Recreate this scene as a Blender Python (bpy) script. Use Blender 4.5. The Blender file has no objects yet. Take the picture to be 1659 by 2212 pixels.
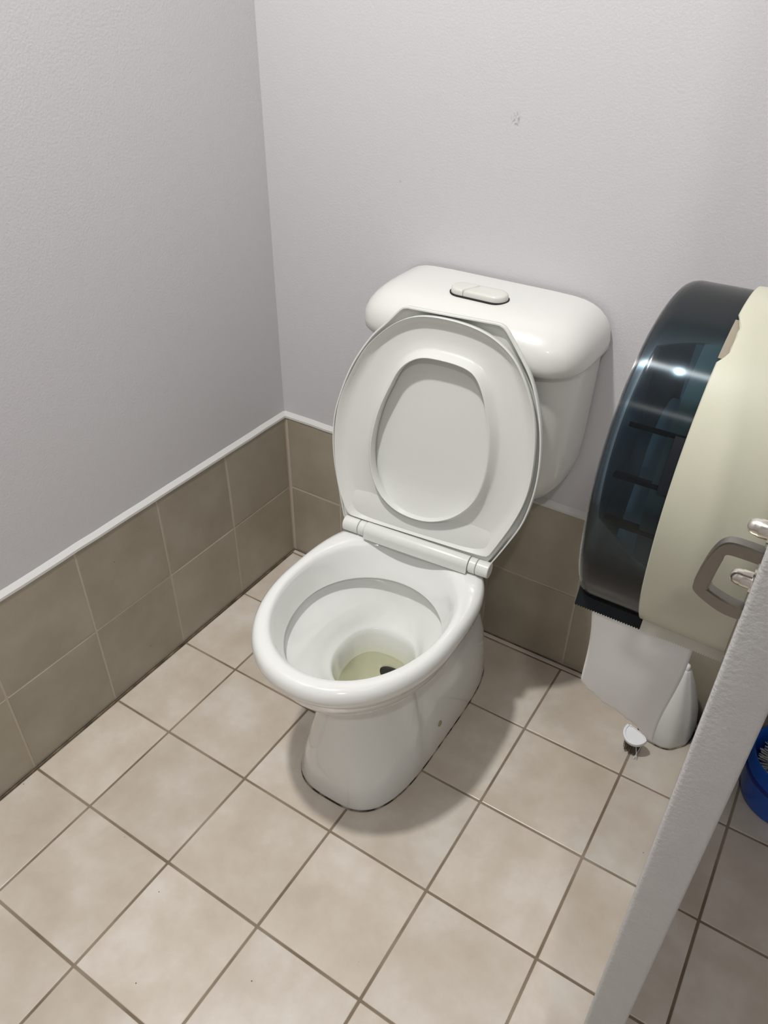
import bpy, bmesh, math, random
from mathutils import Vector, Matrix, noise
from mathutils.bvhtree import BVHTree
random.seed(7)
R = math.radians
sc = bpy.context.scene
C = sc.collection

# ------------------------------------------------------------------ camera
CAM = Vector((1.0470, -1.2253, 1.2779)); YAW, PITCH, ROLL, FPX = -0.5610, 0.6263, 0.0133, 1669.32
fw = Vector((math.sin(YAW)*math.cos(PITCH), math.cos(YAW)*math.cos(PITCH), -math.sin(PITCH)))
rt = fw.cross(Vector((0, 0, 1))).normalized(); up = rt.cross(fw)
rt, up = rt*math.cos(ROLL)+up*math.sin(ROLL), up*math.cos(ROLL)-rt*math.sin(ROLL)
cd = bpy.data.cameras.new('camera'); cam = bpy.data.objects.new('camera', cd); C.objects.link(cam)
cd.sensor_fit = 'VERTICAL'; cd.sensor_height = 36.0; cd.lens = FPX/2212*36.0
cd.clip_start = 0.02
m = Matrix((rt, up, -fw)).transposed().to_4x4(); m.translation = CAM; cam.matrix_world = m
sc.camera = cam
# ------------------------------------------------------------------ world, exposure
w = bpy.data.worlds.new('world'); sc.world = w; w.use_nodes = True
w.node_tree.nodes['Background'].inputs[0].default_value = (0.6, 0.62, 0.66, 1)
w.node_tree.nodes['Background'].inputs[1].default_value = 0.05
sc.view_settings.view_transform = 'Standard'; sc.view_settings.look = 'None'
sc.view_settings.gamma = 1.0; sc.view_settings.use_curve_mapping = False
sc.view_settings.exposure = 0.0
LAMP_A = (0.37, -0.87, 2.40); POWER_A = 24.0      # downlight inside the cubicle
LAMP_B = (1.35, -1.90, 2.40); POWER_B = 9.5      # downlight in the washroom outside

# ------------------------------------------------------------------ materials
def mat(name, col, rough=0.5, spec=0.5, coat=0.0, metal=0.0):
    ma = bpy.data.materials.new(name); ma.use_nodes = True
    b = ma.node_tree.nodes['Principled BSDF']
    b.inputs['Base Color'].default_value = (*col, 1); b.inputs['Roughness'].default_value = rough
    b.inputs['Specular IOR Level'].default_value = spec; b.inputs['Metallic'].default_value = metal
    b.inputs['Coat Weight'].default_value = coat; b.inputs['Coat Roughness'].default_value = 0.05
    return ma
def nodes(ma): return ma.node_tree.nodes, ma.node_tree.links, ma.node_tree.nodes['Principled BSDF']
def add_noise(ma, col_a, col_b, scale, lo=0.35, hi=0.65, detail=6, bump=0.0, bscale=None, bdist=0.001, rough=None):
    n, l, b = nodes(ma)
    g = n.new('ShaderNodeNewGeometry')
    t = n.new('ShaderNodeTexNoise'); t.inputs['Scale'].default_value = scale; t.inputs['Detail'].default_value = detail
    l.new(g.outputs['Position'], t.inputs['Vector'])
    r = n.new('ShaderNodeValToRGB'); r.color_ramp.elements[0].position = lo; r.color_ramp.elements[1].position = hi
    r.color_ramp.elements[0].color = (*col_a, 1); r.color_ramp.elements[1].color = (*col_b, 1)
    l.new(t.outputs['Fac'], r.inputs['Fac']); l.new(r.outputs['Color'], b.inputs['Base Color'])
    if bump:
        t2 = n.new('ShaderNodeTexNoise'); t2.inputs['Scale'].default_value = bscale; t2.inputs['Detail'].default_value = 3
        l.new(g.outputs['Position'], t2.inputs['Vector'])
        bp = n.new('ShaderNodeBump'); bp.inputs['Strength'].default_value = bump; bp.inputs['Distance'].default_value = bdist
        l.new(t2.outputs['Fac'], bp.inputs['Height']); l.new(bp.outputs['Normal'], b.inputs['Normal'])
    return r
def tile_mat(name, a, b2, c, rough):
    """cloudy glazed tile: two noises for clouds, per-tile tone, fine dark specks"""
    ma = mat(name, a, rough, 0.5); n, l, b = nodes(ma)
    g = n.new('ShaderNodeNewGeometry'); oi = n.new('ShaderNodeObjectInfo')
    add = n.new('ShaderNodeVectorMath'); add.operation = 'ADD'
    sc3 = n.new('ShaderNodeVectorMath'); sc3.operation = 'SCALE'; sc3.inputs['Scale'].default_value = 3.1
    l.new(oi.outputs['Location'], sc3.inputs[0]); l.new(g.outputs['Position'], add.inputs[0]); l.new(sc3.outputs[0], add.inputs[1])
    t = n.new('ShaderNodeTexNoise'); t.inputs['Scale'].default_value = 7.0; t.inputs['Detail'].default_value = 5; t.inputs['Roughness'].default_value = 0.6
    l.new(add.outputs[0], t.inputs['Vector'])
    r = n.new('ShaderNodeValToRGB'); e = r.color_ramp.elements
    e[0].position = 0.33; e[0].color = (*a, 1); e[1].position = 0.68; e[1].color = (*b2, 1)
    mid = r.color_ramp.elements.new(0.5); mid.color = (*c, 1)
    l.new(t.outputs['Fac'], r.inputs['Fac'])
    hs = n.new('ShaderNodeHueSaturation')
    mr = n.new('ShaderNodeMapRange'); mr.inputs['To Min'].default_value = 0.94; mr.inputs['To Max'].default_value = 1.05
    l.new(oi.outputs['Random'], mr.inputs['Value']); l.new(mr.outputs[0], hs.inputs['Value']); l.new(r.outputs['Color'], hs.inputs['Color'])
    # specks
    v = n.new('ShaderNodeTexVoronoi'); v.inputs['Scale'].default_value = 17.0; l.new(g.outputs['Position'], v.inputs['Vector'])
    lt = n.new('ShaderNodeMath'); lt.operation = 'LESS_THAN'; lt.inputs[1].default_value = 0.021; l.new(v.outputs['Distance'], lt.inputs[0])
    mx = n.new('ShaderNodeMix'); mx.data_type = 'RGBA'; l.new(lt.outputs[0], mx.inputs['Factor'])
    l.new(hs.outputs['Color'], mx.inputs['A']); mx.inputs['B'].default_value = (0.12, 0.10, 0.08, 1)
    l.new(mx.outputs['Result'], b.inputs['Base Color'])
    t2 = n.new('ShaderNodeTexNoise'); t2.inputs['Scale'].default_value = 60.0; t2.inputs['Detail'].default_value = 4; l.new(g.outputs['Position'], t2.inputs['Vector'])
    bp = n.new('ShaderNodeBump'); bp.inputs['Strength'].default_value = 0.12; bp.inputs['Distance'].default_value = 0.001
    l.new(t2.outputs['Fac'], bp.inputs['Height']); l.new(bp.outputs['Normal'], b.inputs['Normal'])
    return ma
def wall_mat(name, col, marks):
    ma = mat(name, col, 0.55, 0.35); n, l, b = nodes(ma)
    g = n.new('ShaderNodeNewGeometry')
    t = n.new('ShaderNodeTexNoise'); t.inputs['Scale'].default_value = 260; t.inputs['Detail'].default_value = 3; l.new(g.outputs['Position'], t.inputs['Vector'])
    bp = n.new('ShaderNodeBump'); bp.inputs['Strength'].default_value = 0.36; bp.inputs['Distance'].default_value = 0.0012
    l.new(t.outputs['Fac'], bp.inputs['Height']); l.new(bp.outputs['Normal'], b.inputs['Normal'])
    prev = None
    for (pos, rx, rz, dark, fs) in marks:      # scuffs with a shape of their own
        sub = n.new('ShaderNodeVectorMath'); sub.operation = 'SUBTRACT'; l.new(g.outputs['Position'], sub.inputs[0]); sub.inputs[1].default_value = pos
        dv = n.new('ShaderNodeVectorMath'); dv.operation = 'DIVIDE'; l.new(sub.outputs[0], dv.inputs[0]); dv.inputs[1].default_value = (rx, 1, rz)
        ln = n.new('ShaderNodeVectorMath'); ln.operation = 'LENGTH'; l.new(dv.outputs[0], ln.inputs[0])
        tn = n.new('ShaderNodeTexNoise'); tn.inputs['Scale'].default_value = fs; tn.inputs['Detail'].default_value = 5; l.new(g.outputs['Position'], tn.inputs['Vector'])
        m1 = n.new('ShaderNodeMapRange'); m1.inputs['From Min'].default_value = 1; m1.inputs['From Max'].default_value = 0.2; l.new(ln.outputs['Value'], m1.inputs['Value'])
        m2 = n.new('ShaderNodeMapRange'); m2.inputs['From Min'].default_value = 0.48; m2.inputs['From Max'].default_value = 0.62; l.new(tn.outputs['Fac'], m2.inputs['Value'])
        mu = n.new('ShaderNodeMath'); mu.operation = 'MULTIPLY'; l.new(m1.outputs[0], mu.inputs[0]); l.new(m2.outputs[0], mu.inputs[1])
        mx = n.new('ShaderNodeMix'); mx.data_type = 'RGBA'; l.new(mu.outputs[0], mx.inputs['Factor'])
        if prev is None: mx.inputs['A'].default_value = (*col, 1)
        else: l.new(prev.outputs['Result'], mx.inputs['A'])
        mx.inputs['B'].default_value = (col[0]*dark, col[1]*dark, col[2]*dark, 1); prev = mx
    if prev: l.new(prev.outputs['Result'], b.inputs['Base Color'])
    return ma

M = {}
PAINT = (0.615, 0.605, 0.625)
M['wall'] = wall_mat('lilac grey paint', PAINT, [])
M['wall_marked'] = wall_mat('lilac grey paint with scuffs', PAINT,
    [((0.505, 0, 1.07), 0.011, 0.016, 0.55, 260), ((0.297, 0, 0.953), 0.0025, 0.003, 0.4, 30)])
M['ceiling'] = mat('ceiling white', (0.8, 0.8, 0.8), 0.7)
M['floor_tile'] = tile_mat('beige floor tile', (0.55, 0.475, 0.39), (0.71, 0.66, 0.595), (0.615, 0.55, 0.47), 0.30)
M['wall_tile'] = tile_mat('taupe wall tile', (0.34, 0.30, 0.235), (0.42, 0.38, 0.31), (0.375, 0.335, 0.265), 0.36)
M['floor_grout'] = mat('brown floor grout', (0.25, 0.2, 0.15), 0.85, 0.2)
add_noise(M['floor_grout'], (0.17, 0.125, 0.085), (0.34, 0.285, 0.22), 9, 0.3, 0.7)
M['wall_grout'] = mat('pale wall grout', (0.52, 0.46, 0.38), 0.8, 0.2)
M['caulk'] = mat('white caulk', (0.66, 0.65, 0.64), 0.6, 0.3)
M['dirty_joint'] = mat('dirty floor joint', (0.14, 0.115, 0.08), 0.8, 0.2)
add_noise(M['dirty_joint'], (0.07, 0.055, 0.04), (0.22, 0.18, 0.12), 30, 0.35, 0.7)
M['sliver'] = mat('pale sliver tile', (0.62, 0.57, 0.5), 0.2, 0.5)
M['ceramic'] = mat('white vitreous china', (0.80, 0.81, 0.79), 0.12, 0.5, 0.6)
M['cistern'] = mat('white cistern plastic', (0.715, 0.72, 0.69), 0.34, 0.5, 0.6)
M['seat'] = mat('off white seat plastic', (0.73, 0.74, 0.71), 0.24, 0.5)
M['button'] = mat('button plastic', (0.66, 0.66, 0.615), 0.3, 0.5)
M['gap_shade'] = mat('painted gap shade', (0.03, 0.03, 0.03), 0.8, 0.2)  # near black that paints the shade inside openings and gaps
M['seal_and_shadow'] = mat('dirty silicone seal', (0.06, 0.05, 0.04), 0.7, 0.3)  # dirt on the toilet's sealant, and the painted shadow under the brush holder
add_noise(M['seal_and_shadow'], (0.04, 0.034, 0.026), (0.42, 0.37, 0.3), 40, 0.42, 0.62)
M['bolt'] = mat('yellowed bolt cap', (0.34, 0.29, 0.14), 0.5)
M['cream'] = mat('cream dispenser plastic', (0.58, 0.575, 0.455), 0.38, 0.4)
add_noise(M['cream'], (0.475, 0.47, 0.375), (0.505, 0.50, 0.40), 14)
M['cream_bar'] = mat('pale grey cream tear bar', (0.62, 0.60, 0.52), 0.45, 0.4)
M['black_bar'] = mat('near black smoked bar', (0.006, 0.009, 0.011), 0.5, 0.2)
M['rib'] = mat('black rib plastic', (0.006, 0.008, 0.012), 0.4, 0.3)
M['paper'] = mat('soft white paper', (0.82, 0.82, 0.81), 0.95, 0.1)
M['core'] = mat('brown cardboard', (0.36, 0.26, 0.16), 0.9, 0.1)
M['chip'] = mat('exposed brown grey edge', (0.27, 0.24, 0.19), 0.8, 0.1)
M['metal'] = mat('satin steel', (0.26, 0.245, 0.22), 0.36, 0.5, 0, 1.0)
M['nickel'] = mat('bright nickel', (0.72, 0.69, 0.62), 0.25, 0.5, 0, 1.0)
M['panel'] = mat('grey painted partition', (0.52, 0.515, 0.51), 0.5, 0.4)
add_noise(M['panel'], (0.525, 0.52, 0.515), (0.55, 0.545, 0.54), 40, bump=0.55, bscale=330, bdist=0.0012)
M['white_plastic'] = mat('white plastic', (0.78, 0.785, 0.77), 0.35, 0.5)
M['bright_plastic'] = mat('bright white plastic', (0.86, 0.87, 0.90), 0.4, 0.5)
M['dark_bristle'] = mat('grey brown bristle', (0.16, 0.13, 0.11), 0.7)
M['pale_bristle'] = mat('off white bristle', (0.62, 0.63, 0.58), 0.6)
M['blue'] = mat('glossy blue plastic', (0.006, 0.09, 0.50), 0.25, 0.5)
M['deep_blue'] = mat('deep blue plastic', (0.004, 0.02, 0.22), 0.35, 0.5)
M['lamp'] = mat('lit lamp diffuser', (1, 1, 1), 0.5)
bl = M['lamp'].node_tree.nodes['Principled BSDF']; bl.inputs['Emission Color'].default_value = (1, 0.97, 0.93, 1); bl.inputs['Emission Strength'].default_value = 12
# ceramic: faint yellow-green water stain deep in the sump
n_, l_, b_ = nodes(M['ceramic'])
g_ = n_.new('ShaderNodeNewGeometry'); sx_ = n_.new('ShaderNodeSeparateXYZ'); l_.new(g_.outputs['Position'], sx_.inputs[0])
tn_ = n_.new('ShaderNodeTexNoise'); tn_.inputs['Scale'].default_value = 22; l_.new(g_.outputs['Position'], tn_.inputs['Vector'])
ma_ = n_.new('ShaderNodeMath'); ma_.operation = 'MULTIPLY_ADD'; l_.new(tn_.outputs['Fac'], ma_.inputs[0]); ma_.inputs[1].default_value = 0.03; l_.new(sx_.outputs['Z'], ma_.inputs[2])
M['china_stain'] = M['ceramic'].copy(); M['china_stain'].name = 'white vitreous china stained below the water line'
n2, l2, b2 = nodes(M['china_stain'])
mr2 = n2.new('ShaderNodeMapRange'); mr2.inputs['From Min'].default_value = 0.220; mr2.inputs['From Max'].default_value = 0.195
l2.new([x for x in n2 if x.type == 'MATH'][0].outputs[0], mr2.inputs['Value'])
mx2 = n2.new('ShaderNodeMix'); mx2.data_type = 'RGBA'; l2.new(mr2.outputs[0], mx2.inputs['Factor'])
mx2.inputs['A'].default_value = (0.80, 0.81, 0.79, 1); mx2.inputs['B'].default_value = (0.79, 0.79, 0.67, 1)
l2.new(mx2.outputs['Result'], b2.inputs['Base Color'])
# smoked see-through plastic: dark tint plus a glossy skin
sm = bpy.data.materials.new('smoked blue black plastic'); sm.use_nodes = True; nt = sm.node_tree
for x in list(nt.nodes): nt.nodes.remove(x)
o_ = nt.nodes.new('ShaderNodeOutputMaterial'); tr = nt.nodes.new('ShaderNodeBsdfTransparent'); gl = nt.nodes.new('ShaderNodeBsdfGlossy'); fr = nt.nodes.new('ShaderNodeFresnel'); mi = nt.nodes.new('ShaderNodeMixShader')
tr.inputs['Color'].default_value = (0.46, 0.56, 0.62, 1); gl.inputs['Roughness'].default_value = 0.12; fr.inputs['IOR'].default_value = 1.45
g2 = nt.nodes.new('ShaderNodeBsdfGlossy'); g2.inputs['Roughness'].default_value = 0.30; g2.inputs['Anisotropy'].default_value = 0.8; g2.inputs['Rotation'].default_value = 0.25; tv = nt.nodes.new('ShaderNodeCombineXYZ'); tv.inputs[0].default_value = 1.0; nt.links.new(tv.outputs[0], g2.inputs['Tangent']); m2 = nt.nodes.new('ShaderNodeMixShader'); m2.inputs[0].default_value = 0.5
nt.links.new(gl.outputs[0], m2.inputs[1]); nt.links.new(g2.outputs[0], m2.inputs[2])
nt.links.new(fr.outputs[0], mi.inputs[0]); nt.links.new(tr.outputs[0], mi.inputs[1]); nt.links.new(m2.outputs[0], mi.inputs[2]); nt.links.new(mi.outputs[0], o_.inputs[0])
M['smoke'] = sm
wa = bpy.data.materials.new('toilet water'); wa.use_nodes = True; nt = wa.node_tree
for x in list(nt.nodes): nt.nodes.remove(x)
o_ = nt.nodes.new('ShaderNodeOutputMaterial'); tr = nt.nodes.new('ShaderNodeBsdfTransparent'); gl = nt.nodes.new('ShaderNodeBsdfGlossy'); fr = nt.nodes.new('ShaderNodeFresnel'); mi = nt.nodes.new('ShaderNodeMixShader')
tr.inputs['Color'].default_value = (0.975, 0.975, 0.92, 1); gl.inputs['Roughness'].default_value = 0.02; fr.inputs['IOR'].default_value = 1.33
nt.links.new(fr.outputs[0], mi.inputs[0]); nt.links.new(tr.outputs[0], mi.inputs[1]); nt.links.new(gl.outputs[0], mi.inputs[2]); nt.links.new(mi.outputs[0], o_.inputs[0])
M['water'] = wa

# ------------------------------------------------------------------ helpers
def link(o, parent=None):
    C.objects.link(o)
    if parent is not None: o.parent = parent
    return o
def finish(bm, name, material, parent=None, smooth=35, loc=(0, 0, 0), recalc=True):
    if recalc: bmesh.ops.recalc_face_normals(bm, faces=bm.faces[:])
    if smooth:
        for f in bm.faces: f.smooth = True
        for e in bm.edges:
            e.smooth = not (len(e.link_faces) == 2 and e.calc_face_angle(0) > R(smooth))
    me = bpy.data.meshes.new(name); bm.to_mesh(me); bm.free()
    me.materials.append(material if not isinstance(material, str) else M[material])
    o = bpy.data.objects.new(name, me); o.location = loc
    return link(o, parent)
def tag(o, label=None, cat=None, group=None, kind=None):
    if label: o['label'] = label
    if cat: o['category'] = cat
    if group: o['group'] = group
    if kind: o['kind'] = kind
    return o
def empty(name, loc):
    o = bpy.data.objects.new(name, None); o.location = loc; o.empty_display_size = 0.05
    return link(o)
def local(parts, root):
    """parts were modelled in world coordinates: re-base them on the root's location"""
    for o in parts:
        o.data.transform(Matrix.Translation(-Vector(root.location))); o.parent = root
def box_bm(x0, x1, y0, y1, z0, z1, bev=0.0, seg=1, bm=None):
    b = bm or bmesh.new()
    r = bmesh.ops.create_cube(b, size=1.0)
    for v in r['verts']:
        v.co = Vector((x0+(v.co.x+.5)*(x1-x0), y0+(v.co.y+.5)*(y1-y0), z0+(v.co.z+.5)*(z1-z0)))
    if bev:
        es = list({e for v in r['verts'] for e in v.link_edges})
        bmesh.ops.bevel(b, geom=es, offset=bev, segments=seg, affect='EDGES', profile=0.5)
    return b
def loft(rings, bm=None, closed=True, cap0=True, cap1=True, wrap=False):
    b = bm or bmesh.new()
    vs = [[b.verts.new(p) for p in r] for r in rings]
    n = len(rings[0])
    pairs = list(zip(vs, vs[1:])) + ([(vs[-1], vs[0])] if wrap else [])
    for a, c in pairs:
        for i in range(n if closed else n-1):
            j = (i+1) % n
            b.faces.new((a[i], a[j], c[j], c[i]))
    if not wrap:
        if cap0: b.faces.new(vs[0][::-1])
        if cap1: b.faces.new(vs[-1])
    return b
def tube_bm(pts, rad, n=10, bm=None):
    rings = []
    for i, p in enumerate(pts):
        p = Vector(p)
        d = (Vector(pts[min(i+1, len(pts)-1)])-Vector(pts[max(i-1, 0)])).normalized()
        a = d.orthogonal().normalized(); 
        if i and abs(prev.dot(d)) < .95: a = (prev-d*prev.dot(d)).normalized()
        prev = a; c = d.cross(a)
        r = rad[i] if isinstance(rad, (list, tuple)) else rad
        rings.append([p+(a*math.cos(t)+c*math.sin(t))*r for t in [2*math.pi*k/n for k in range(n)]])
    return loft(rings, bm)
def lathe_bm(profile, n=32, center=(0, 0, 0), bm=None, cap0=True, cap1=True):
    """profile [(r,z)] turned about the z axis"""
    c = Vector(center)
    return loft([[c+Vector((r*math.cos(t), r*math.sin(t), z)) for t in [2*math.pi*k/n for k in range(n)]] for r, z in profile], bm, True, cap0, cap1)
def sgnpow(v, e): return math.copysign(abs(v)**e, v)

# ------------------------------------------------------------------ the setting
XR, YF, ZC = 2.60, -3.00, 2.40
PITCH_T, OX, OY = 0.2, 0.152, 0.006
ZM, ZT = 0.2007, 0.3975
T_TH = 0.008
floor = tag(finish(box_bm(0, XR, YF, 0, -0.06, -0.0016), 'floor', 'floor_grout', smooth=0), kind='structure')
wl = tag(finish(box_bm(-0.12, -T_TH, YF, T_TH, -0.06, ZC), 'wall_left', 'wall', smooth=0), kind='structure')
wb = tag(finish(box_bm(-T_TH, XR, T_TH, 0.12, -0.06, ZC), 'wall_back', 'wall_marked', smooth=0), kind='structure')
tag(finish(box_bm(XR, XR+.12, YF, T_TH, -0.06, ZC), 'wall_right', 'wall', smooth=0), kind='structure')
tag(finish(box_bm(-.12, XR+.12, YF-.12, YF, -0.06, ZC), 'wall_front', 'wall', smooth=0), kind='structure')
tag(finish(box_bm(-.12, XR+.12, YF-.12, .12, ZC, ZC+.1), 'ceiling', 'ceiling', smooth=0), kind='structure')

tile_cache = {}
def tile(w_, h_, material):
    k = (round(w_, 4), round(h_, 4), material)
    if k not in tile_cache:
        b = box_bm(-w_/2, w_/2, -h_/2, h_/2, -T_TH, 0, 0.0014, 2)
        # keep the back edges plain
        me = bpy.data.meshes.new('tile'); b.to_mesh(me); b.free(); me.materials.append(M[material]); tile_cache[k] = me
    return tile_cache[k]
def put_tile(parent, loc, w_, h_, rot, material, jit=0.0004, tilt=0.10):
    o = bpy.data.objects.new('tile', tile(w_, h_, material)); link(o, parent)
    o.rotation_euler = (rot[0]+R(random.uniform(-tilt, tilt)), rot[1]+R(random.uniform(-tilt, tilt)), rot[2]+R(random.uniform(-.12, .12)))
    q = Vector((0, 0, random.uniform(-jit, 0))); q.rotate(o.rotation_euler); o.location = Vector(loc)+q
    return o
J = 0.0042
xs = [0.004, OX] + [OX+PITCH_T*i for i in range(1, 13)] + [XR]
ys = [-0.0135] + [-(OY+PITCH_T*j) for j in range(1, 15)] + [YF]
for i in range(len(xs)-1):
    for j in range(len(ys)-1):
        x0, x1, y1, y0 = xs[i], xs[i+1], ys[j], ys[j+1]
        if x1-x0 < .03 or y1-y0 < .03: continue
        put_tile(floor, ((x0+x1)/2, (y0+y1)/2, 0), x1-x0-J, y1-y0-J, (0, 0, 0), 'floor_tile')
# left wall skirting tiles (two courses), face at x = 0
JW = 0.0040
ysl = [-0.002] + [-(OY+.001+PITCH_T*j) for j in range(1, 15)] + [YF]
for (z0, z1) in ((0.003, ZM), (ZM, ZT)):
    for j in range(len(ysl)-1):
        y1, y0 = ysl[j], ysl[j+1]
        put_tile(wl, (0, (y0+y1)/2, (z0+z1)/2), z1-z0-JW, y1-y0-JW, (0, R(90), 0), 'wall_tile')
    xsb = [0.004, OX] + [OX-.003+PITCH_T*i for i in range(1, 13)] + [XR]
    for i in range(len(xsb)-1):
        x0, x1 = xsb[i], xsb[i+1]
        put_tile(wb, ((x0+x1)/2, 0, (z0+z1)/2), x1-x0-JW, z1-z0-JW, (R(90), 0, 0), 'wall_tile')
# grout beds behind the wall tiles
local_parts = []
g1 = finish(box_bm(-T_TH, -0.0013, YF, T_TH, 0, ZT-.001), 'grout', 'wall_grout', smooth=0); g1.parent = wl
g2 = finish(box_bm(-.0013, XR, 0.0013, T_TH, 0, ZT-.001), 'grout', 'wall_grout', smooth=0); g2.parent = wb
# caulk ledges along the top of the skirting tiles
def ledge(name, pts):
    b = bmesh.new()
    prof = [(0.0015, -0.003), (0.0012, 0.002), (-0.0075, 0.0095), (-0.0085, 0.0095), (-0.0085, -0.003)]
    rings = []
    for (p, outv) in pts:
        rings.append([Vector(p)+Vector(outv)*a+Vector((0, 0, c)) for a, c in prof])
    loft(rings, b); return tag(finish(b, name, 'caulk', smooth=30), kind='structure')
def wob(i): return random.uniform(-.0006, .0006)
ledge('trim_1', [((0, y, ZT+wob(0)), (1, 0, 0)) for y in [0.006-0.04*k for k in range(int((0.006-YF)/0.04)+1)]])
ledge('trim_2', [((x, 0, ZT+wob(0)), (0, -1, 0)) for x in [-0.006+0.04*k for k in range(int((XR+.006)/0.04)+1)]])
# dirty joint along the left wall and pale sliver strip along the back wall
tag(finish(box_bm(0, 0.0042, YF, 0, -.002, 0.0012, .0006), 'trim_3', 'dirty_joint', smooth=0), kind='structure')
tag(finish(box_bm(0.004, XR, -0.0118, -0.0022, -.002, 0.0010, .0009), 'trim_4', 'sliver', smooth=0), kind='structure')
tag(finish(box_bm(0.004, XR, -0.0024, 0.001, -.002, 0.0022, .0006), 'trim_5', 'dirty_joint', smooth=0), kind='structure')

# ceiling downlights (each carries its own light)
def downlight(loc, power, label):
    r = empty('ceiling_downlight', (loc[0], loc[1], loc[2])); tag(r, label, 'ceiling light', 'ceiling downlights')
    a = finish(lathe_bm([(0.048, 0.0), (0.048, -0.004), (0.052, -0.008), (0.066, -0.008), (0.070, -0.004), (0.070, 0.0)], 40, bm=None, cap0=False, cap1=False), 'trim_ring', 'bright_plastic', r)
    b = finish(lathe_bm([(0.047, 0.0), (0.047, -0.003), (0.01, -0.004)], 40), 'lamp_lens', 'lamp', r)
    ld = bpy.data.lights.new('downlight_lamp', 'AREA'); ld.shape = 'DISK'; ld.size = 0.095; ld.energy = power; ld.color = (1.0, 0.985, 0.955)
    lo = bpy.data.objects.new('downlight_lamp', ld); link(lo, r); lo.location = (0, 0, -0.012)
downlight(LAMP_A, POWER_A, 'round white ceiling downlight above the toilet cubicle')
downlight(LAMP_B, POWER_B, 'round white ceiling downlight outside the cubicle')

# ------------------------------------------------------------------ toilet
CX = 0.508
toilet = tag(empty('toilet', (CX, 0, 0)), 'white toilet with raised seat and plastic cistern against the wall', 'toilet')
tp = []
N = 112
def ring(z, hw, yf, yw, yb, nf=2.0, nb=2.0, ns=None, cx=CX):
    """egg shaped ring; front towards -y"""
    out = []
    for k in range(N):
        t = 2*math.pi*k/N
        c, s = math.cos(t), math.sin(t)
        n = nf if s < 0 else nb
        x = hw*sgnpow(c, 2/n)
        y = yw + ((yw-yf) if s < 0 else (yb-yw))*sgnpow(s, 2/n)
        out.append(Vector((cx+x, y, z)))
    return out
rings = [
    # foot and pedestal (outside)
    ring(0.000, .1145, -.5535, -.34, -.075, 3.2, 4.5, cx=.512), ring(0.006, .1155, -.5555, -.34, -.073, 3.2, 4.5, cx=.512),
    ring(0.060, .1080, -.5490, -.34, -.075, 3.0, 4.5, cx=.512), ring(0.120, .0960, -.5410, -.34, -.078, 2.6, 4.5, cx=.512),
    ring(0.170, .0850, -.5340, -.34, -.085, 2.25, 4.2, cx=.511), ring(0.210, .0785, -.5310, -.345, -.10, 2.1, 4.0, cx=.510),
    ring(0.235, .0805, -.5330, -.35, -.112, 2.05, 3.8), ring(0.258, .0920, -.5440, -.37, -.125, 2.1, 3.6),
    ring(0.278, .1110, -.5640, -.385, -.142, 2.1, 3.5), ring(0.295, .1310, -.5880, -.40, -.158, 2.1, 3.4), ring(0.308, .1450, -.6040, -.41, -.165, 2.1, 3.3), ring(0.322, .1530, -.6120, -.41, -.172, 2.1, 3.2),
    ring(0.337, .1565, -.6160, -.42, -.185, 2.1, 3.1), ring(0.345, .1580, -.6185, -.42, -.19, 2.1, 3.0),
    ring(0.350, .1605, -.6225, -.42, -.195, 2.1, 3.0), ring(0.356, .1650, -.6305, -.42, -.199, 2.1, 3.0),
    ring(0.365, .1685, -.6360, -.42, -.200, 2.1, 3.0), ring(0.375, .1690, -.6370, -.42, -.200, 2.1, 3.0),
    ring(0.384, .1670, -.6345, -.42, -.202, 2.1, 3.0), ring(0.390, .1625, -.6290, -.42, -.206, 2.1, 3.0),
    # top of the rim and inside edge
    ring(0.3925, .1565, -.6220, -.42, -.215, 2.1, 2.8), ring(0.3928, .1500, -.6130, -.42, -.236, 2.08, 2.4), ring(0.3915, .1465, -.6075, -.42, -.245, 2.06, 2.25),
    ring(0.3880, .1437, -.6030, -.42, -.252, 2.05, 2.15), ring(0.3820, .1418, -.6000, -.42, -.257, 2.05, 2.1),
    ring(0.368, .1390, -.5950, -.42, -.266, 2.05, 2.05), ring(0.350, .1355, -.5880, -.42, -.278, 2.03, 2.05), ring(0.3345, .1322, -.5815, -.42, -.2875, 2.0, 2.0),
    ring(0.3305, .1310, -.5795, -.42, -.2890, 2.0, 2.0), ring(0.3290, .1330, -.5810, -.42, -.287, 2.0, 2.0),
    ring(0.3310, .1380, -.5870, -.42, -.281, 2.0, 2.0), ring(0.333, .1440, -.5940, -.42, -.274, 2.0, 2.0),
]
N_OUT = len(rings)-1
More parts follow.
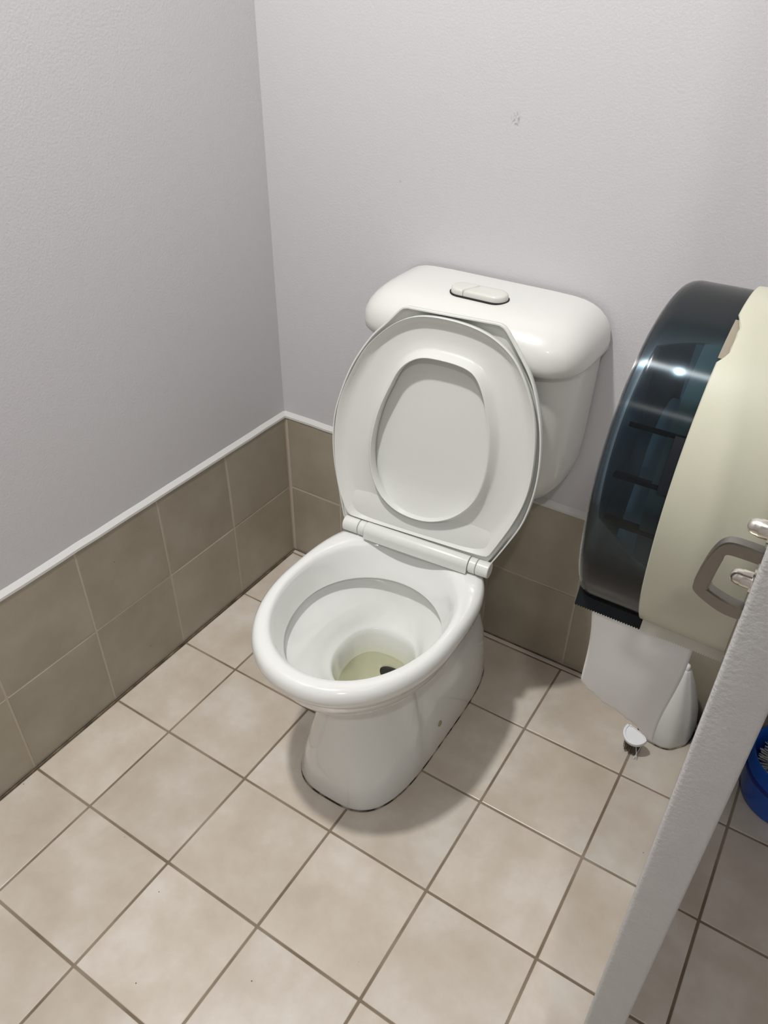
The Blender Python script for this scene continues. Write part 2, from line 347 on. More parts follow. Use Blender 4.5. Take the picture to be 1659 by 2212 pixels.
# bowl under the rim: wide slope, a shoulder, then the sump
rings += [
    ring(0.322, .1455, -.5950, -.42, -.270, 2.0, 2.0), ring(0.310, .1370, -.5850, -.42, -.271, 2.0, 2.0),
    ring(0.296, .1200, -.5640, -.42, -.275, 2.0, 2.0),     ring(0.280, .1030, -.5430, -.418, -.281, 2.0, 2.0), ring(0.265, .0900, -.5230, -.415, -.289, 2.0, 2.05),
    ring(0.252, .0845, -.5080, -.41, -.298, 2.0, 2.1), ring(0.243, .0795, -.4990, -.405, -.306, 2.0, 2.2), ring(0.237, .0755, -.4920, -.40, -.312, 2.0, 2.3), ring(0.2335, .0725, -.4870, -.398, -.316, 2.0, 2.35),
    ring(0.229, .0700, -.4830, -.397, -.3195, 2.05, 2.4), ring(0.218, .0680, -.4790, -.396, -.3225, 2.1, 2.5), ring(0.195, .0650, -.4720, -.394, -.327, 2.2, 2.5),
    ring(0.160, .0610, -.4600, -.39, -.330, 2.2, 2.5), ring(0.125, .0520, -.4400, -.38, -.331, 2.2, 2.5), ring(0.100, .0440, -.4150, -.37, -.328, 2.2, 2.4),
    ring(0.085, .0340, -.3900, -.355, -.320, 2.1, 2.2), ring(0.082, .0180, -.3650, -.345, -.325, 2.0, 2.0),
]
# flat recess behind the front column of the pedestal, both sides
def smooth01(a, b_, v):
    t = max(0, min(1, (v-a)/(b_-a))); return t*t*(3-2*t)
for r_ in rings[:9]:
    for v in r_:
        zz = smooth01(.03, .10, v.z)*smooth01(.29, .22, v.z)*smooth01(.03, .07, abs(v.x-.512))
        f = .007*smooth01(-.395, -.36, v.y)-.011*math.exp(-((v.y+.408)/.016)**2)
        v.x += math.copysign(f*zz, v.x-.512)
bm = loft(rings, cap0=True, cap1=True)
pan = finish(bm, 'pan', 'ceramic', smooth=50); tp.append(pan)
pan.data.materials.append(M['china_stain'])
for p_ in pan.data.polygons:
    if p_.index >= N_OUT*N and p_.center.z > .05: p_.material_index = 1
tree = BVHTree.FromPolygons([v.co.copy() for v in pan.data.vertices], [p.vertices[:] for p in pan.data.polygons])
# dark plug that paints the shade of the trap opening under the water
def disc_bm(cx, cy, cz, a, b_, n=48, th=0.0):
    b = bmesh.new()
    vs = [b.verts.new((cx+a*math.cos(2*math.pi*k/n), cy+b_*math.sin(2*math.pi*k/n), cz)) for k in range(n)]
    b.faces.new(vs); return b
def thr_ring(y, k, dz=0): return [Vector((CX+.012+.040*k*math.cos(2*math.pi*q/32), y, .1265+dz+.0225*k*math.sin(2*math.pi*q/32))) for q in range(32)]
thr = finish(loft([thr_ring(-.322, 1), thr_ring(-.3335, 1), thr_ring(-.3345, .95)]), 'trap_throat_shade', 'gap_shade')
tp.append(thr)
wr = ring(0.176, .0627, -.4650, -.392, -.3287, 2.2, 2.5)
bmw = bmesh.new(); bmw.faces.new([bmw.verts.new(v) for v in wr])
water = finish(bmw, 'water', 'water', smooth=0, recalc=False); tag(water, 'pale greenish water in the bottom of the bowl'); tp.append(water)
# grimy sealant round the foot
so = ring(0.0, .1164, -.5566, -.34, -.072, 3.2, 4.5, cx=.512); so2 = ring(0.0022, .1160, -.5561, -.34, -.0725, 3.2, 4.5, cx=.512); so3 = ring(0.0026, .112, -.551, -.34, -.077, 3.2, 4.5, cx=.512)
tp.append(finish(loft([so, so2, so3], cap0=False, cap1=False), 'base_seal', 'seal_and_shadow'))
# side fixing cap
hitp = tree.ray_cast(Vector((.9, -.335, .062)), Vector((-1, 0, 0)))[0]
bmc = bmesh.new(); bmesh.ops.create_uvsphere(bmc, u_segments=16, v_segments=8, radius=.0065)
for v in bmc.verts: v.co = Vector((v.co.x*.5, v.co.y, v.co.z))+hitp
tp.append(finish(bmc, 'fixing_cap', 'bolt', smooth=60)); tag(tp[-1], 'small yellowed fixing cap')
# flush pipe between cistern and pan (behind the raised lid)
tp.append(finish(tube_bm([(CX, -.075, .47), (CX, -.078, .40), (CX, -.085, .35), (CX, -.11, .325), (CX, -.19, .318)], .022, 20), 'flush_pipe', 'cistern'))

# cistern tank and lid: half superellipse plans, flat against the wall
def half_ring(z, hw, yf, n=4.0, yb=-0.001, cx=.512, nn=64):
    pts = []
    for k in range(nn+1):
        t = math.pi+math.pi*k/nn
        pts.append(Vector((cx+hw*sgnpow(math.cos(t), 2/n), yb-(yb-yf)*abs(math.sin(t))**(2/n), z)))
    for k in range(1, 12): pts.append(Vector((cx+hw-2*hw*k/12, yb, z)))
    return pts
tank = [half_ring(*a) for a in [
    (.437, .105, -.085, 3.0), (.440, .122, -.095, 3.2), (.450, .145, -.107, 3.5), (.465, .162, -.117, 3.8), (.490, .178, -.127, 4.2),
    (.530, .188, -.136, 4.8), (.580, .192, -.142, 5.2), (.650, .1935, -.148, 5.5), (.720, .195, -.153, 5.5), (.765, .196, -.156, 5.5)]]
tp.append(finish(loft(tank), 'cistern_tank', 'cistern', smooth=50))
lid = [half_ring(*a) for a in [
    (.741, .197, -.158, 5.2), (.739, .200, -.1655, 5.0), (.741, .2035, -.170, 5.0), (.746, .2050, -.1725, 5.4), (.760, .2055, -.1735, 5.6), (.775, .2035, -.1715, 5.6), (.788, .1985, -.166, 5.4),
    (.799, .1905, -.157, 5.2), (.808, .1800, -.145, 5.0), (.8145, .1670, -.131, 4.8), (.8185, .1520, -.116, 3.6), (.8205, .135, -.100, 3.5), (.8215, .10, -.07, 3.5)]]
tp.append(finish(loft(lid), 'cistern_lid', 'cistern', smooth=50))
# dual flush button
def stadium(x0, x1, yc, r, z, n=16):
    pts = [Vector((x1-r+r*math.cos(a), yc+r*math.sin(a), z)) for a in [-math.pi/2+math.pi*k/n for k in range(n+1)]]
    pts += [Vector((x0+r+r*math.cos(a), yc+r*math.sin(a), z)) for a in [math.pi/2+math.pi*k/n for k in range(n+1)]]
    return pts
BY, BR, BX0, BX1 = -.089, .0205, .463, .564
tp.append(finish(loft([stadium(BX0-.0022, BX1+.0022, BY, BR+.0022, .815), stadium(BX0-.0022, BX1+.0022, BY, BR+.0022, .8219)]), 'button_gap_shade', 'gap_shade', smooth=0))  # dark plate paints the shade in the gap around the buttons
def button(side):
    # split by an S shaped joint about a third along
    def xs_(y):  # joint position
        q = (y-BY)/BR; return BX0+.036+.006*math.sin(q*1.6)
    def outline(ins):
        r = BR-ins; pts = []
        n = 18
        if side == 'half':
            for k in range(n+1):
                a = math.pi/2+math.pi*k/n; pts.append((BX0+ins+r+r*math.cos(a), BY+r*math.sin(a)))
            for k in range(n+1):
                y = BY-r+2*r*k/n; pts.append((xs_(y)-.0005-ins, y))
        else:
            for k in range(n+1):
                a = -math.pi/2+math.pi*k/n; pts.append((BX1-ins-r+r*math.cos(a), BY+r*math.sin(a)))
            for k in range(n+1):
                y = BY+r-2*r*k/n; pts.append((xs_(y)+.0005+ins, y))
        return pts
    rr = [[Vector((x, y, z)) for x, y in outline(i)] for i, z in ((0, .816), (0, .827), (.0008, .8295), (.0028, .8312), (.006, .8318))]
    return finish(loft(rr), 'flush_button', 'button', smooth=50)
for s_ in ('half', 'full'): tp.append(button(s_))
tag(tp[-2], 'small half flush button'); tag(tp[-1], 'long full flush button')
local(tp, toilet)

# seat and lid, raised and leaning on the cistern (a little loose on the hinges)
HO = Vector((.508, -.258, .405)); a_ = R(4); Rz = Matrix.Rotation(a_, 3, 'Z')
S0 = (Vector((0, -.195, .82))-Vector((0, -.258, .405))).normalized()
SX, SS = Rz @ Vector((1, 0, 0)), Rz @ S0
SN = SS.cross(SX).normalized()
if SN.y > 0: SN = -SN
def P3(x, s, n): return HO+SX*x+SS*s+SN*n
LID = [(-.1655, .0401), (-.1831, .1073), (-.1903, .1617), (-.1885, .2108), (-.1744, .266), (-.1554, .3131), (-.1263, .3605), (-.0999, .389), (-.0731, .4195), 'c', (.0999, .4230), 'c',
       (.1305, .3866), (.1568, .3510), (.1763, .3077), (.1895, .2600), (.1965, .2056), (.1951, .1546), (.1853, .1016), (.1641, .0502), (.1403, .0004), 'c', (-.1536, -.003), 'c']
SEAT = [(-.1449, .0166), 'c', (-.1681, .0709), (-.18, .1386), (-.1818, .1929), (-.1749, .2419), (-.1559, .2921), (-.1322, .3388), (-.1020, .3735), (-.07, .3985), (-.034, .4120), (.012, .4150), (.0580, .4105), (.0945, .3985),
        (.1255, .3775), (.1495, .3465), (.1692, .3076), (.1817, .2644), (.1879, .2053), (.1853, .154), (.1705, .0994), (.1391, .0230), 'c']
HOLE = [(-.0294, .3445), (-.0601, .3215), (-.0775, .2835), (-.0924, .2424), (-.1019, .1932), (-.1026, .1529), (-.0949, .1139), (-.0747, .0807), (-.0413, .0602), (.0, .0560), (.0345, .0640), (.0665, .0841),
        (.0928, .1148), (.1057, .1479), (.1103, .1907), (.1065, .2425), (.0959, .2827), (.0840, .3135), (.0671, .3386), (.0416, .3466), (.0073, .3483)]
def dense(pts, n=12):
    """closed Catmull-Rom through the points; 'c' after a point makes it a corner"""
    P, corner = [], []
    for q in pts:
        if q == 'c': corner[-1] = True
        else: P.append(Vector(q)); corner.append(False)
    out = []; L = len(P)
    for i in range(L):
        p0, p1, p2, p3 = P[i-1], P[i], P[(i+1) % L], P[(i+2) % L]
        if corner[i]: p0 = p1-(p2-p1)*.6
        if corner[(i+1) % L]: p3 = p2+(p2-p1)*.6
        if corner[i] and corner[(i+1) % L]: p0, p3 = p1-(p2-p1), p2+(p2-p1)
        for k in range(n):
            t = k/n
            out.append(0.5*((2*p1)+(p2-p0)*t+(2*p0-5*p1+4*p2-p3)*t*t+(3*p1-p0-3*p2+p3)*t**3))
    return out
def by_angle(poly, c, n):
    out = []
    for k in range(n):
        t = 2*math.pi*k/n; d = Vector((math.cos(t), math.sin(t))); best = None
        for i in range(len(poly)):
            a, b = poly[i]-c, poly[(i+1) % len(poly)]-c
            e = b-a; den = d.x*e.y-d.y*e.x
            if abs(den) < 1e-12: continue
            u = (a.x*e.y-a.y*e.x)/den; v = (a.x*d.y-a.y*d.x)/den
            if u > 0 and -1e-6 <= v <= 1+1e-6 and (best is None or u > best): best = u
        out.append(c+d*best)
    return out
def soften(poly, it=2):
    for _ in range(it): poly = [(poly[i-1]+poly[i]*2+poly[(i+1) % len(poly)])/4 for i in range(len(poly))]
    return poly
NC = 192; cc = Vector((.002, .2))
LO = by_angle(dense(LID), cc, NC); SO = by_angle(dense(SEAT), cc, NC); HI = soften(by_angle(dense(HOLE), cc, NC), 6)
LO = soften(LO, 1); SO = soften(SO, 1)
sp = []
MID = []
for i in range(NC):
    d = SO[i]-HI[i]; L_ = d.length; MID.append(HI[i]+d*(min(.84*L_, .064)/L_))
MID = soften(MID, 4)
def seat_ring(t, n, ins=0):
    # t 0..1: outer edge to floor edge, 1..2: floor edge to the hole
    return [P3(*(SO[i].lerp(MID[i], t) if t <= 1 else MID[i].lerp(HI[i], t-1)), n) for i in range(NC)]
seat_prof = [(1.97, -.0140), (1.5, -.0148), (.8, -.0145), (.2, -.011), (0, -.007), (0, .0022), (.06, .0034), (.16, .0025), (.30, -.001), (.75, -.0055), (1.0, -.0085), (1.12, -.0095), (1.45, -.0100), (1.74, -.0095),
             (1.82, -.0070), (1.90, .0010), (1.94, .0050), (1.97, .0072), (1.985, .0072), (2.0, .0050), (2.0, -.0085)]
sp.append(finish(loft([seat_ring(*q) for q in seat_prof], wrap=True), 'seat', 'seat', smooth=50)); tag(sp[-1], 'raised seat ring showing its hollow underside')
def lid_ring(ins, n, sc_=None):
    out = []
    for q in LO:
        d = (cc-q); L = d.length
        p = q+d*(min(ins, L)/L) if sc_ is None else q.lerp(cc, sc_)
        nn = n
        if sc_ is not None or ins > .006:
            nn = n+0.014*smooth01(.105, .035, p.y) if n > -.019 else n
        out.append(P3(p.x, p.y, nn))
    return out
lr = [lid_ring(0, -.017, .96), lid_ring(0, -.017, .8), lid_ring(0, -.017, .6), lid_ring(0, -.017, .45), lid_ring(0, -.017, .3), lid_ring(0, -.017, .2), lid_ring(0, -.017, .12), lid_ring(.008, -.0165), lid_ring(.0045, -.014), lid_ring(.0035, -.008), lid_ring(.0028, -.0045), lid_ring(.0006, -.0045),
      lid_ring(0, -.006), lid_ring(0, -.014), lid_ring(.004, -.0205), lid_ring(.012, -.0225), lid_ring(0, -.0225, .3), lid_ring(0, -.0225, .9)]
sp.append(finish(loft(lr), 'seat_lid', 'seat', smooth=50)); tag(sp[-1], 'raised seat lid with cut corners leaning on the cistern')
# hinge: long rounded cover over the bar, sleeves and lid knuckles at both ends
def hinge_piece(name, xa, xb, prof, bev=.0012):
    rr = []
    cn = sum(p[0] for p in prof)/len(prof); cs = sum(p[1] for p in prof)/len(prof)
    for x, k in ((xa, .93), (xa+bev, 1), (xb-bev, 1), (xb, .93)):
        rr.append([P3(x, cs+(s-cs)*k, cn+(n-cn)*k) for n, s in prof])
    return finish(loft(rr), name, 'seat', smooth=40)
arc = lambda r, cn, cs, a0, a1, n=14: [(cn+r*math.cos(R(a0+(a1-a0)*k/n)), cs+r*math.sin(R(a0+(a1-a0)*k/n))) for k in range(n+1)]
cover = arc(.0155, .004, .001, 100, -10)+[(.0190, -.0125), (-.008, -.0150), (-.008, .010)]
knuck = arc(.0145, .003, .0005, 0, 345, 28)
sp.append(hinge_piece('hinge_cover', -.099, .108, cover)); sp.append(hinge_piece('hinge_sleeve', -.1135, -.100, knuck)); sp.append(hinge_piece('hinge_sleeve', .109, .1225, knuck))
sp.append(hinge_piece('hinge_knuckle', -.146, -.1145, knuck)); sp.append(hinge_piece('hinge_knuckle', .1235, .1465, knuck))
local(sp, toilet)

# ------------------------------------------------------------------ partition on the right
PX0, PX1, PYF = 1.0475, 1.0800, -0.850
bm = box_bm(PX0, PX1, PYF, -0.001, 0.0, 2.0, 0.0035, 4)
part = finish(bm, 'cubicle_partition', 'panel', smooth=40)
part.data.transform(Matrix.Translation((-PX0, 0, 0))); part.location = (PX0, 0, 0)
tag(part, 'grey painted cubicle partition seen along its front edge', 'partition')

# latch keeper bolted near the front edge
kz = 1.000
keep = tag(empty('latch_keeper', (PX0, -.835, kz)), 'satin metal latch keeper loop bolted to the partition edge', 'latch')
kp = []
def keeper_bm():
    # C shaped strap seen from the front, extruded along y
    def crv(pts, k=6):
        P = [Vector(p) for p in pts]; o = []
        for i in range(len(P)-1):
            p0, p1, p2, p3 = P[max(i-1, 0)], P[i], P[i+1], P[min(i+2, len(P)-1)]
            for q in range(k):
                t = q/k; v = 0.5*((2*p1)+(p2-p0)*t+(2*p0-5*p1+4*p2-p3)*t*t+(3*p1-p0-3*p2+p3)*t**3); o.append((v.x, v.y))
        return o+[tuple(P[-1])]
    out = crv([(0, .0215), (-.015, .0218), (-.0215, .0185), (-.0255, .0100), (-.0280, -.002), (-.0290, -.0130), (-.0265, -.0195), (-.0120, -.0265), (0, -.0275)])
    inn = crv([(0, .0130), (-.010, .0132), (-.0172, .0125), (-.0182, .0080), (-.0195, -.002), (-.0205, -.0125), (-.0195, -.0142), (-.0100, -.0175), (0, -.0190)])
    b = bmesh.new()
    n = len(out)
    Y0, Y1 = -.846, -.838
    V = {}
    for nm, pts in (('o', out), ('i', inn)):
        for y in (Y0, Y1):
            V[nm, y] = [b.verts.new((PX0+x, y, kz+z)) for x, z in pts]
    for k in range(n-1):
        b.faces.new((V['o', Y0][k], V['o', Y0][k+1], V['i', Y0][k+1], V['i', Y0][k]))
        b.faces.new((V['o', Y1][k], V['i', Y1][k], V['i', Y1][k+1], V['o', Y1][k+1]))
        b.faces.new((V['o', Y0][k], V['o', Y1][k], V['o', Y1][k+1], V['o', Y0][k+1]))
        b.faces.new((V['i', Y0][k], V['i', Y0][k+1], V['i', Y1][k+1], V['i', Y1][k]))
    for k in (0, n-1): b.faces.new((V['o', Y0][k], V['i', Y0][k], V['i', Y1][k], V['o', Y1][k]))
    bmesh.ops.recalc_face_normals(b, faces=b.faces[:])
    bmesh.ops.bevel(b, geom=[e for e in b.edges if len(e.link_faces) == 2 and e.calc_face_angle(0) > 1.2], offset=.0009, segments=2, affect='EDGES')
    return b
kp.append(finish(keeper_bm(), 'strap', 'metal', smooth=40))
def nut(z, y):
    b = bmesh.new()
    hexr = lambda x, r: [Vector((PX0-x, y+r*math.cos(math.pi/3*k+.3), z+r*math.sin(math.pi/3*k+.3))) for k in range(6) for _ in range(4)]
    circ = lambda x, r: [Vector((PX0-x, y+r*math.cos(2*math.pi*(k-1.5)/24+.3), z+r*math.sin(2*math.pi*(k-1.5)/24+.3))) for k in range(24)]
    def hexc(x, r):
        o = []
        for k in range(24):
            a = 2*math.pi*(k-1.5)/24; aa = (a+math.pi/6) % (math.pi/3)-math.pi/6
            rr = r*math.cos(math.pi/6)/math.cos(((a) % (math.pi/3))-math.pi/6)
            o.append(Vector((PX0-x, y+rr*math.cos(a+.3), z+rr*math.sin(a+.3))))
        return o
    loft([circ(0, .0072), circ(.0012, .0072), hexc(.0013, .0058), hexc(.0062, .0058), circ(.0066, .0050), circ(.009, .0047), circ(.0110, .0038), circ(.0123, .0022), circ(.0127, .0006)], b)
    return finish(b, 'dome_nut', 'nickel', smooth=40)
kp.append(nut(kz+.0325, -.840)); kp.append(nut(kz-.0035, -.8385))
local(kp, keep)

# ------------------------------------------------------------------ jumbo roll dispenser on the partition
DY, DZ, DR = -.556, .908, .148
XF, XJ, XB = .910, .971, 1.0465
disp = tag(empty('toilet_paper_dispenser', (XB, DY, DZ-.14)), 'round jumbo paper dispenser, cream body with smoked cover, on the partition', 'dispenser')
dp = []
ND = 180
def dprof(k, r, n=ND, sq=.6):
    t = 2*math.pi*k/n; c, s = math.cos(t), math.sin(t)
    e = 2.0 if s >= 0 else 2.0+sq*min(1, -s*3)
    q = (abs(c)**e+abs(s)**e)**(-1/e)
    return Vector((0, DY-r*q*c, DZ+r*q*s))
def dring(x, r): return [dprof(k, r)+Vector((x, 0, 0)) for k in range(ND)]
cov = [dring(.972, .1455), dring(XF+.014, .1450), dring(XF+.0075, .1415), dring(XF+.004, .1350), dring(XF+.0022, .125), dring(XF+.0022, .0005), dring(XF, .0005), dring(XF, .126), dring(XF+.0018, .137), dring(XF+.006, .1438), dring(XF+.010, .1462), dring(XF+.014, .1473), dring(XF+.016, .1475), dring(XF+.022, .14755), dring(.965, .1478), dring(.986, .1478), dring(.986, .1460)]
b = loft(cov, cap0=False, cap1=False, wrap=True)
cover_o = finish(b, 'cover', 'smoke', smooth=40); dp.append(cover_o); tag(cover_o, 'smoked blue black see-through cover')
# body (cream) with a broken notch in its front edge near the top
def body_ring(x, r, notch=False):
    out = []
    for k in range(ND):
        p = dprof(k, r, sq=.42)+Vector((x, 0, 0))
        if notch:
            t = 360*k/ND
            d = 0.0
            if 56 < t < 76: d = .0055*min(1, (t-56)/3, (76-t)/6)+random.uniform(-.0004, .0004)
            p.x += d
        out.append(p)
    return out
b = loft([body_ring(XJ+.002, .1490, True), body_ring(XJ, .1500, True), body_ring(XJ+.001, .1515, True), body_ring(XJ+.012, .1520), body_ring(XB-.012, .1530), body_ring(XB-.0006, .1530), body_ring(XB, .1525), body_ring(XB, .0005),
          body_ring(XB-.003, .0005), body_ring(XB-.003, .145), body_ring(XB-.010, .1490)], wrap=True)
dp.append(finish(b, 'body', 'cream', smooth=40))
# inner lip of the body reaching under the cover edge
dp.append(finish(loft([dring(.957, .1440), dring(.957, .1428), dring(.992, .1428), dring(.992, .1440)], wrap=True), 'body_lip', 'cream', smooth=40))
def tabp():
    rr = []
    for t in [R(58+1.5*k) for k in range(12)]:
        c, s_ = math.cos(t), math.sin(t)
        rr.append([Vector((x, DY-r_*c, DZ+r_*s_)) for x, r_ in ((XJ-.0005, .1484), (XJ+.008, .1484), (XJ+.008, .1476), (XJ-.0005, .1476))])
    return finish(loft(rr), 'broken_edge', 'chip', smooth=30)
dp.append(tabp())
# ribs inside the cover
def rib(k0, w_=.0019):
    t = R(k0); c, s = math.cos(t), math.sin(t)
    b = bmesh.new(); rr = []
    for x, rad in ((XF+.017, .1448), (XF+.062, .1451)):
        for _ in (0,):
            e = 2.0 if s >= 0 else 2.0+.6*min(1, -s*3)
            q = (abs(c)**e+abs(s)**e)**(-1/e)
            ctr = Vector((x, DY-rad*q*c, DZ+rad*q*s)); nr = Vector((0, -c, s)); tg = Vector((0, s, c))
            rr.append([ctr+tg*w_, ctr-tg*w_, ctr-tg*w_-nr*.008, ctr+tg*w_-nr*.008])
    loft(rr, b); return finish(b, 'rib', 'rib', smooth=0)
ribs = [rib(a) for a in (32, 15.5, -1, 66)]
# dark latch slot on the overlap
def slot():
    rr = []
    for t in [R(32-1.6*k) for k in range(12)]:
        c, s = math.cos(t), math.sin(t); rad = .1484
        rr.append([Vector((x, DY-r_*c, DZ+r_*s)) for x, r_ in ((XJ-.008, rad), (XJ+.001, rad), (XJ+.001, rad-.002), (XJ-.008, rad-.002))])
    return finish(loft(rr), 'latch_slot', 'rib', smooth=30)
dp.append(slot())
# serrated tear bar under the front: dark length under the cover, pale length under the body
def bar(xa, xb, name, material, y0, z0, y1, z1, teeth, th=.0022, zj=0):
    b = bmesh.new(); n = teeth*2
    dirv = Vector((0, y1-y0, z1-z0)).normalized(); nrm = Vector((0, dirv.z, -dirv.y))
    if nrm.y < 0: nrm = -nrm
    rr = []
    for k in range(n+1):
        x = xa+(xb-xa)*k/n; ext = .0013*(k % 2)
        top = Vector((x, y0, z0)); bot = Vector((x, y1, z1))+dirv*ext
        rr.append([top, bot, bot+nrm*th*.4, top+nrm*th])
    loft(rr, b); return finish(b, name, material, smooth=0)
dp.append(bar(XF+.003, XJ+.004, 'tear_bar', 'black_bar', -.6655, .808, -.6745, .7865, 26)); tag(dp[-1], 'near black serrated tear bar under the cover')
dp.append(bar(XJ+.004, XB, 'tear_bar', 'cream_bar', -.664, .812, -.6755, .7870, 34)); tag(dp[-1], 'pale serrated tear bar under the body')
local(dp, disp)
cover_o_root = cover_o
for r_ in ribs:
    r_.data.transform(Matrix.Translation(-Vector(disp.location))); r_.parent = cover_o

# paper roll inside and the hanging sheet
roll = tag(empty('toilet_roll', (.975, DY, DZ)), 'white toilet paper roll in the dispenser with a torn sheet hanging down', 'toilet paper')
rp = []
def xlathe(prof, n=48):
    return loft([[Vector((x, DY+r*math.cos(2*math.pi*k/n), DZ-.01+r*math.sin(2*math.pi*k/n))) for k in range(n)] for x, r in prof], wrap=True)
rp.append(finish(xlathe([(.930, .030), (.930, .052), (1.024, .052), (1.024, .030)]), 'paper_winding', 'paper', smooth=40))
rp.append(finish(xlathe([(.928, .0275), (.928, .030), (1.026, .030), (1.026, .0275)]), 'cardboard_core', 'core', smooth=40))
rp.append(finish(xlathe([(.935, .004), (.935, .0265), (1.0435, .0265), (1.0435, .004)]), 'spindle', 'rib', smooth=40)); 
def sheet():
    b = bmesh.new(); NX, NS = 28, 30
    top = [(.0, -.609, .895), (0, -.640, .840), (0, -.660, .803), (0, -.6700, .789)]
    grid = []
    for i in range(NX+1):
        u = i/NX; x = .9285+.0935*u
        col = [Vector((x, y, z)) for _, y, z in top]
        # bottom edge falls towards the right with an uneven tear
        L = .136+.058*u**0.75+.0016*math.sin(u*23)+.0012*math.sin(u*61+1)
        for k in range(1, NS+1):
            s = k/NS*L
            y = -.6700+.24*s*(.55+.45*s/.13)*(1-.25*u) + .0028*math.sin(u*5+s*25)*min(1, s*30)
            z = .789-s*.975
            xx = x - .010*u*smooth01(.02, .17, s)+.002*math.sin(s*30)*(1-u)
            col.append(Vector((xx, y, z)))
        grid.append([b.verts.new(p) for p in col])
    for i in range(NX):
        for k in range(len(grid[0])-1): b.faces.new((grid[i][k], grid[i+1][k], grid[i+1][k+1], grid[i][k+1]))
    o = finish(b, 'paper_sheet', 'paper', smooth=80)
    so_ = o.modifiers.new('solid', 'SOLIDIFY'); so_.thickness = .0003
    return o
rp.append(sheet()); tag(rp[-1], 'hanging sheet with a torn lower edge')
local(rp, roll)

# ------------------------------------------------------------------ white brush holder in the corner
hol = tag(empty('toilet_brush_holder', (1.0, -.06, 0)), 'white tapering toilet brush holder in the corner behind the hanging paper', 'brush holder')
def hold_ring(z, k):
    base = [(.950, -.088), (.985, -.101), (1.012, -.098), (1.030, -.080), (1.041, -.062), (1.042, -.020), (.995, -.014), (.952, -.030)]
    ax, ay = .9945, -.0525
    pts = [Vector((ax+(x-ax)*k, ay+(y-ay)*k)) for x, y in base]
    dn = dense([(p.x, p.y) for p in pts], 6)
    return [Vector((p.x, p.y, z)) for p in dn]
hb = finish(loft([hold_ring(z, k) for z, k in ((.002, .985), (.005, 1), (.03, .985), (.07, .86), (.11, .66), (.145, .44), (.168, .27), (.178, .19), (.181, .14), (.182, .05))]), 'holder_body', 'white_plastic', smooth=50)
kb = finish(loft([[Vector((.9945+r*math.cos(t), -.0525+r*math.sin(t), z)) for t in [2*math.pi*k/20 for k in range(20)]] for r, z in ((.007, .175), (.0068, .186), (.006, .190), (.0035, .1925), (.0008, .193))]), 'holder_tip', 'bright_plastic', smooth=60)
sl = finish(loft([hold_ring(z, k) for z, k in ((0, 1.03), (.002, 1.03), (.0022, .96))], cap1=False), 'foot_shadow_gap', 'seal_and_shadow', smooth=0); sl.name = 'foot_contact_shadow'  # dark sheet under the foot paints its contact shadow on the floor
local([hb, kb, sl], hol)

# broken brush head standing on its bristles
bh = tag(empty('brush_head', (.951, -.135, 0)), 'broken half round white brush head on dark bristles on the floor', 'brush')
def half_disc(z0, z1, r):
    pts = []
    a0, a1 = R(150), R(345)
    for k in range(25):
        a = a0+(a1-a0)*k/24; pts.append((r*math.cos(a), r*math.sin(a)))
    p_s, p_e = pts[-1], pts[0]
    for k in range(1, 10):   # ragged broken edge
        t = k/10; jx, jy = (random.uniform(-.0025, .0025) for _ in range(2))
        pts.append((p_s[0]+(p_e[0]-p_s[0])*t+jx+.004*math.sin(t*7), p_s[1]+(p_e[1]-p_s[1])*t+jy+.006*math.sin(t*math.pi)))
    return pts
hd = half_disc(0, 0, .0245)
tilt = Matrix.Rotation(R(20), 3, 'X') @ Matrix.Rotation(R(-6), 3, 'Y')
def hdring(z, k): return [tilt @ Vector((x*k, y*k, z))+Vector((.951, -.135, .045)) for x, y in hd]
bp_ = [finish(loft([hdring(-.0055, .97), hdring(-.0045, 1), hdring(.0035, 1.0), hdring(.0045, .975), hdring(.0046, .80), hdring(.0022, .76)]), 'brush_plate', 'bright_plastic', smooth=40)]
b = bmesh.new()
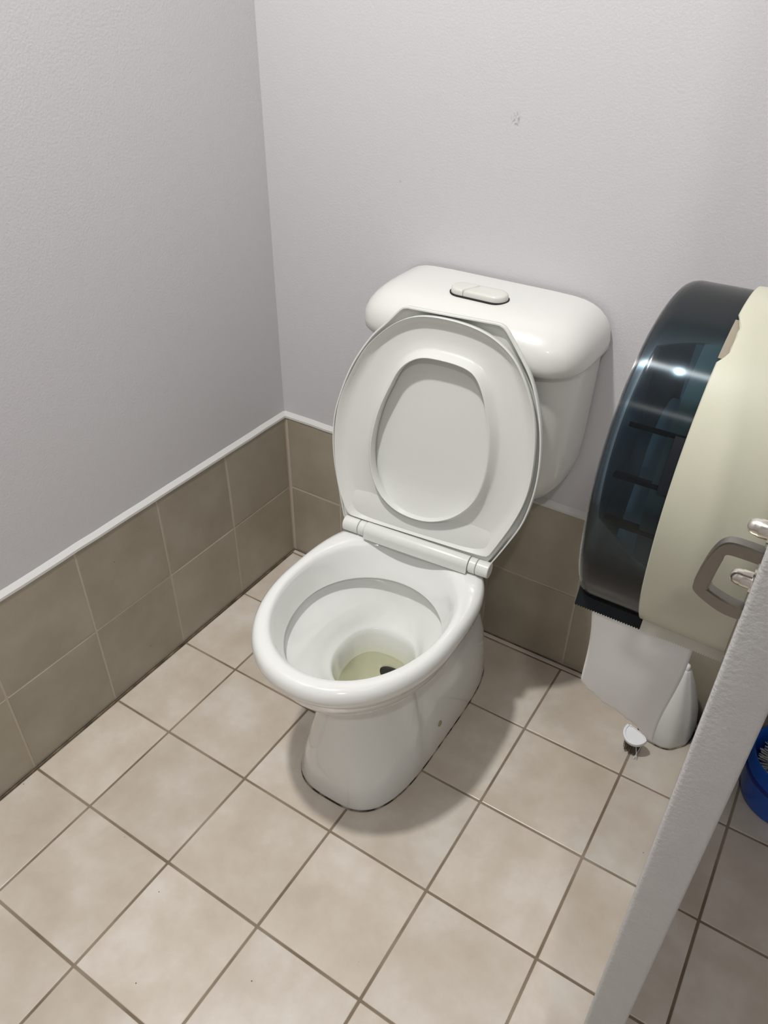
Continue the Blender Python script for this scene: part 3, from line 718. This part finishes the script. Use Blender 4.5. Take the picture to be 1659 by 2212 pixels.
for k in range(150):
    a = random.uniform(R(150), R(345)); r = .020*math.sqrt(random.uniform(.1, 1))
    t = tilt @ Vector((r*math.cos(a), r*math.sin(a), -.004))+Vector((.951, -.135, .045))
    e = Vector((.951+r*.75*math.cos(a)+random.uniform(-.003, .003), -.135+r*.75*math.sin(a)+random.uniform(-.003, .003), .0006))
    tube_bm([t, (t+e)/2+Vector((random.uniform(-.001, .001), random.uniform(-.001, .001), 0)), e], .0005, 4, b)
bp_.append(tag(finish(b, 'bristles', 'dark_bristle', smooth=0), kind='stuff'))
for q in (((.960, -.152, .029), (.968, -.157, .0008)), ((.969, -.137, .033), (.962, -.158, .002))):
    bp_.append(finish(tube_bm([q[0], ((Vector(q[0])+Vector(q[1]))/2), q[1]], .0007, 6), 'loose_bristle', 'bright_plastic', smooth=60))
local(bp_, bh)

# ------------------------------------------------------------------ blue brush tub beyond the partition
BTX, BTY = 1.226, -.088
tub = tag(empty('blue_tub', (BTX, BTY, 0)), 'glossy blue round plastic tub on the floor beyond the partition', 'tub')
tb = finish(lathe_bm([(.066, .0), (.076, .004), (.080, .020), (.084, .075), (.084, .112), (.0815, .116), (.0785, .112), (.0775, .075), (.074, .022), (.060, .012), (.01, .010)], 56), 'tub_shell', 'blue', tub, smooth=40)
tr_ = finish(lathe_bm([(.0845, .070), (.0862, .072), (.0862, .078), (.0845, .080)], 56, cap0=False, cap1=False), 'tub_band', 'deep_blue', tub, smooth=40)
br = tag(empty('toilet_brush', (BTX, BTY, .0125)), 'toilet brush with off-white bristles standing in the blue tub', 'brush')
fin = finish(tube_bm([(0, 0, 0), (0, 0, .05), (0, 0, .10), (.004, -.002, .25), (.012, -.004, .40)], [.012, .016, .012, .009, .011], 16), 'handle', 'deep_blue', br, smooth=60)
b = bmesh.new()
for k in range(520):
    a = random.uniform(0, 2*math.pi); z = random.uniform(.02, .098); r1 = .058+.008*math.sin((z-.02)/.078*math.pi)+random.uniform(-.003, .003)
    zz = z+(.004 if z > .07 else 0)+random.uniform(-.004, .004)
    tube_bm([(.012*math.cos(a), .012*math.sin(a), z-.004), (r1*math.cos(a+random.uniform(-.05, .05)), r1*math.sin(a), max(.004, zz))], [.0011, .0007], 4, b)
tag(finish(b, 'bristles', 'pale_bristle', br, smooth=0), kind='stuff')
bpy.context.view_layer.update()
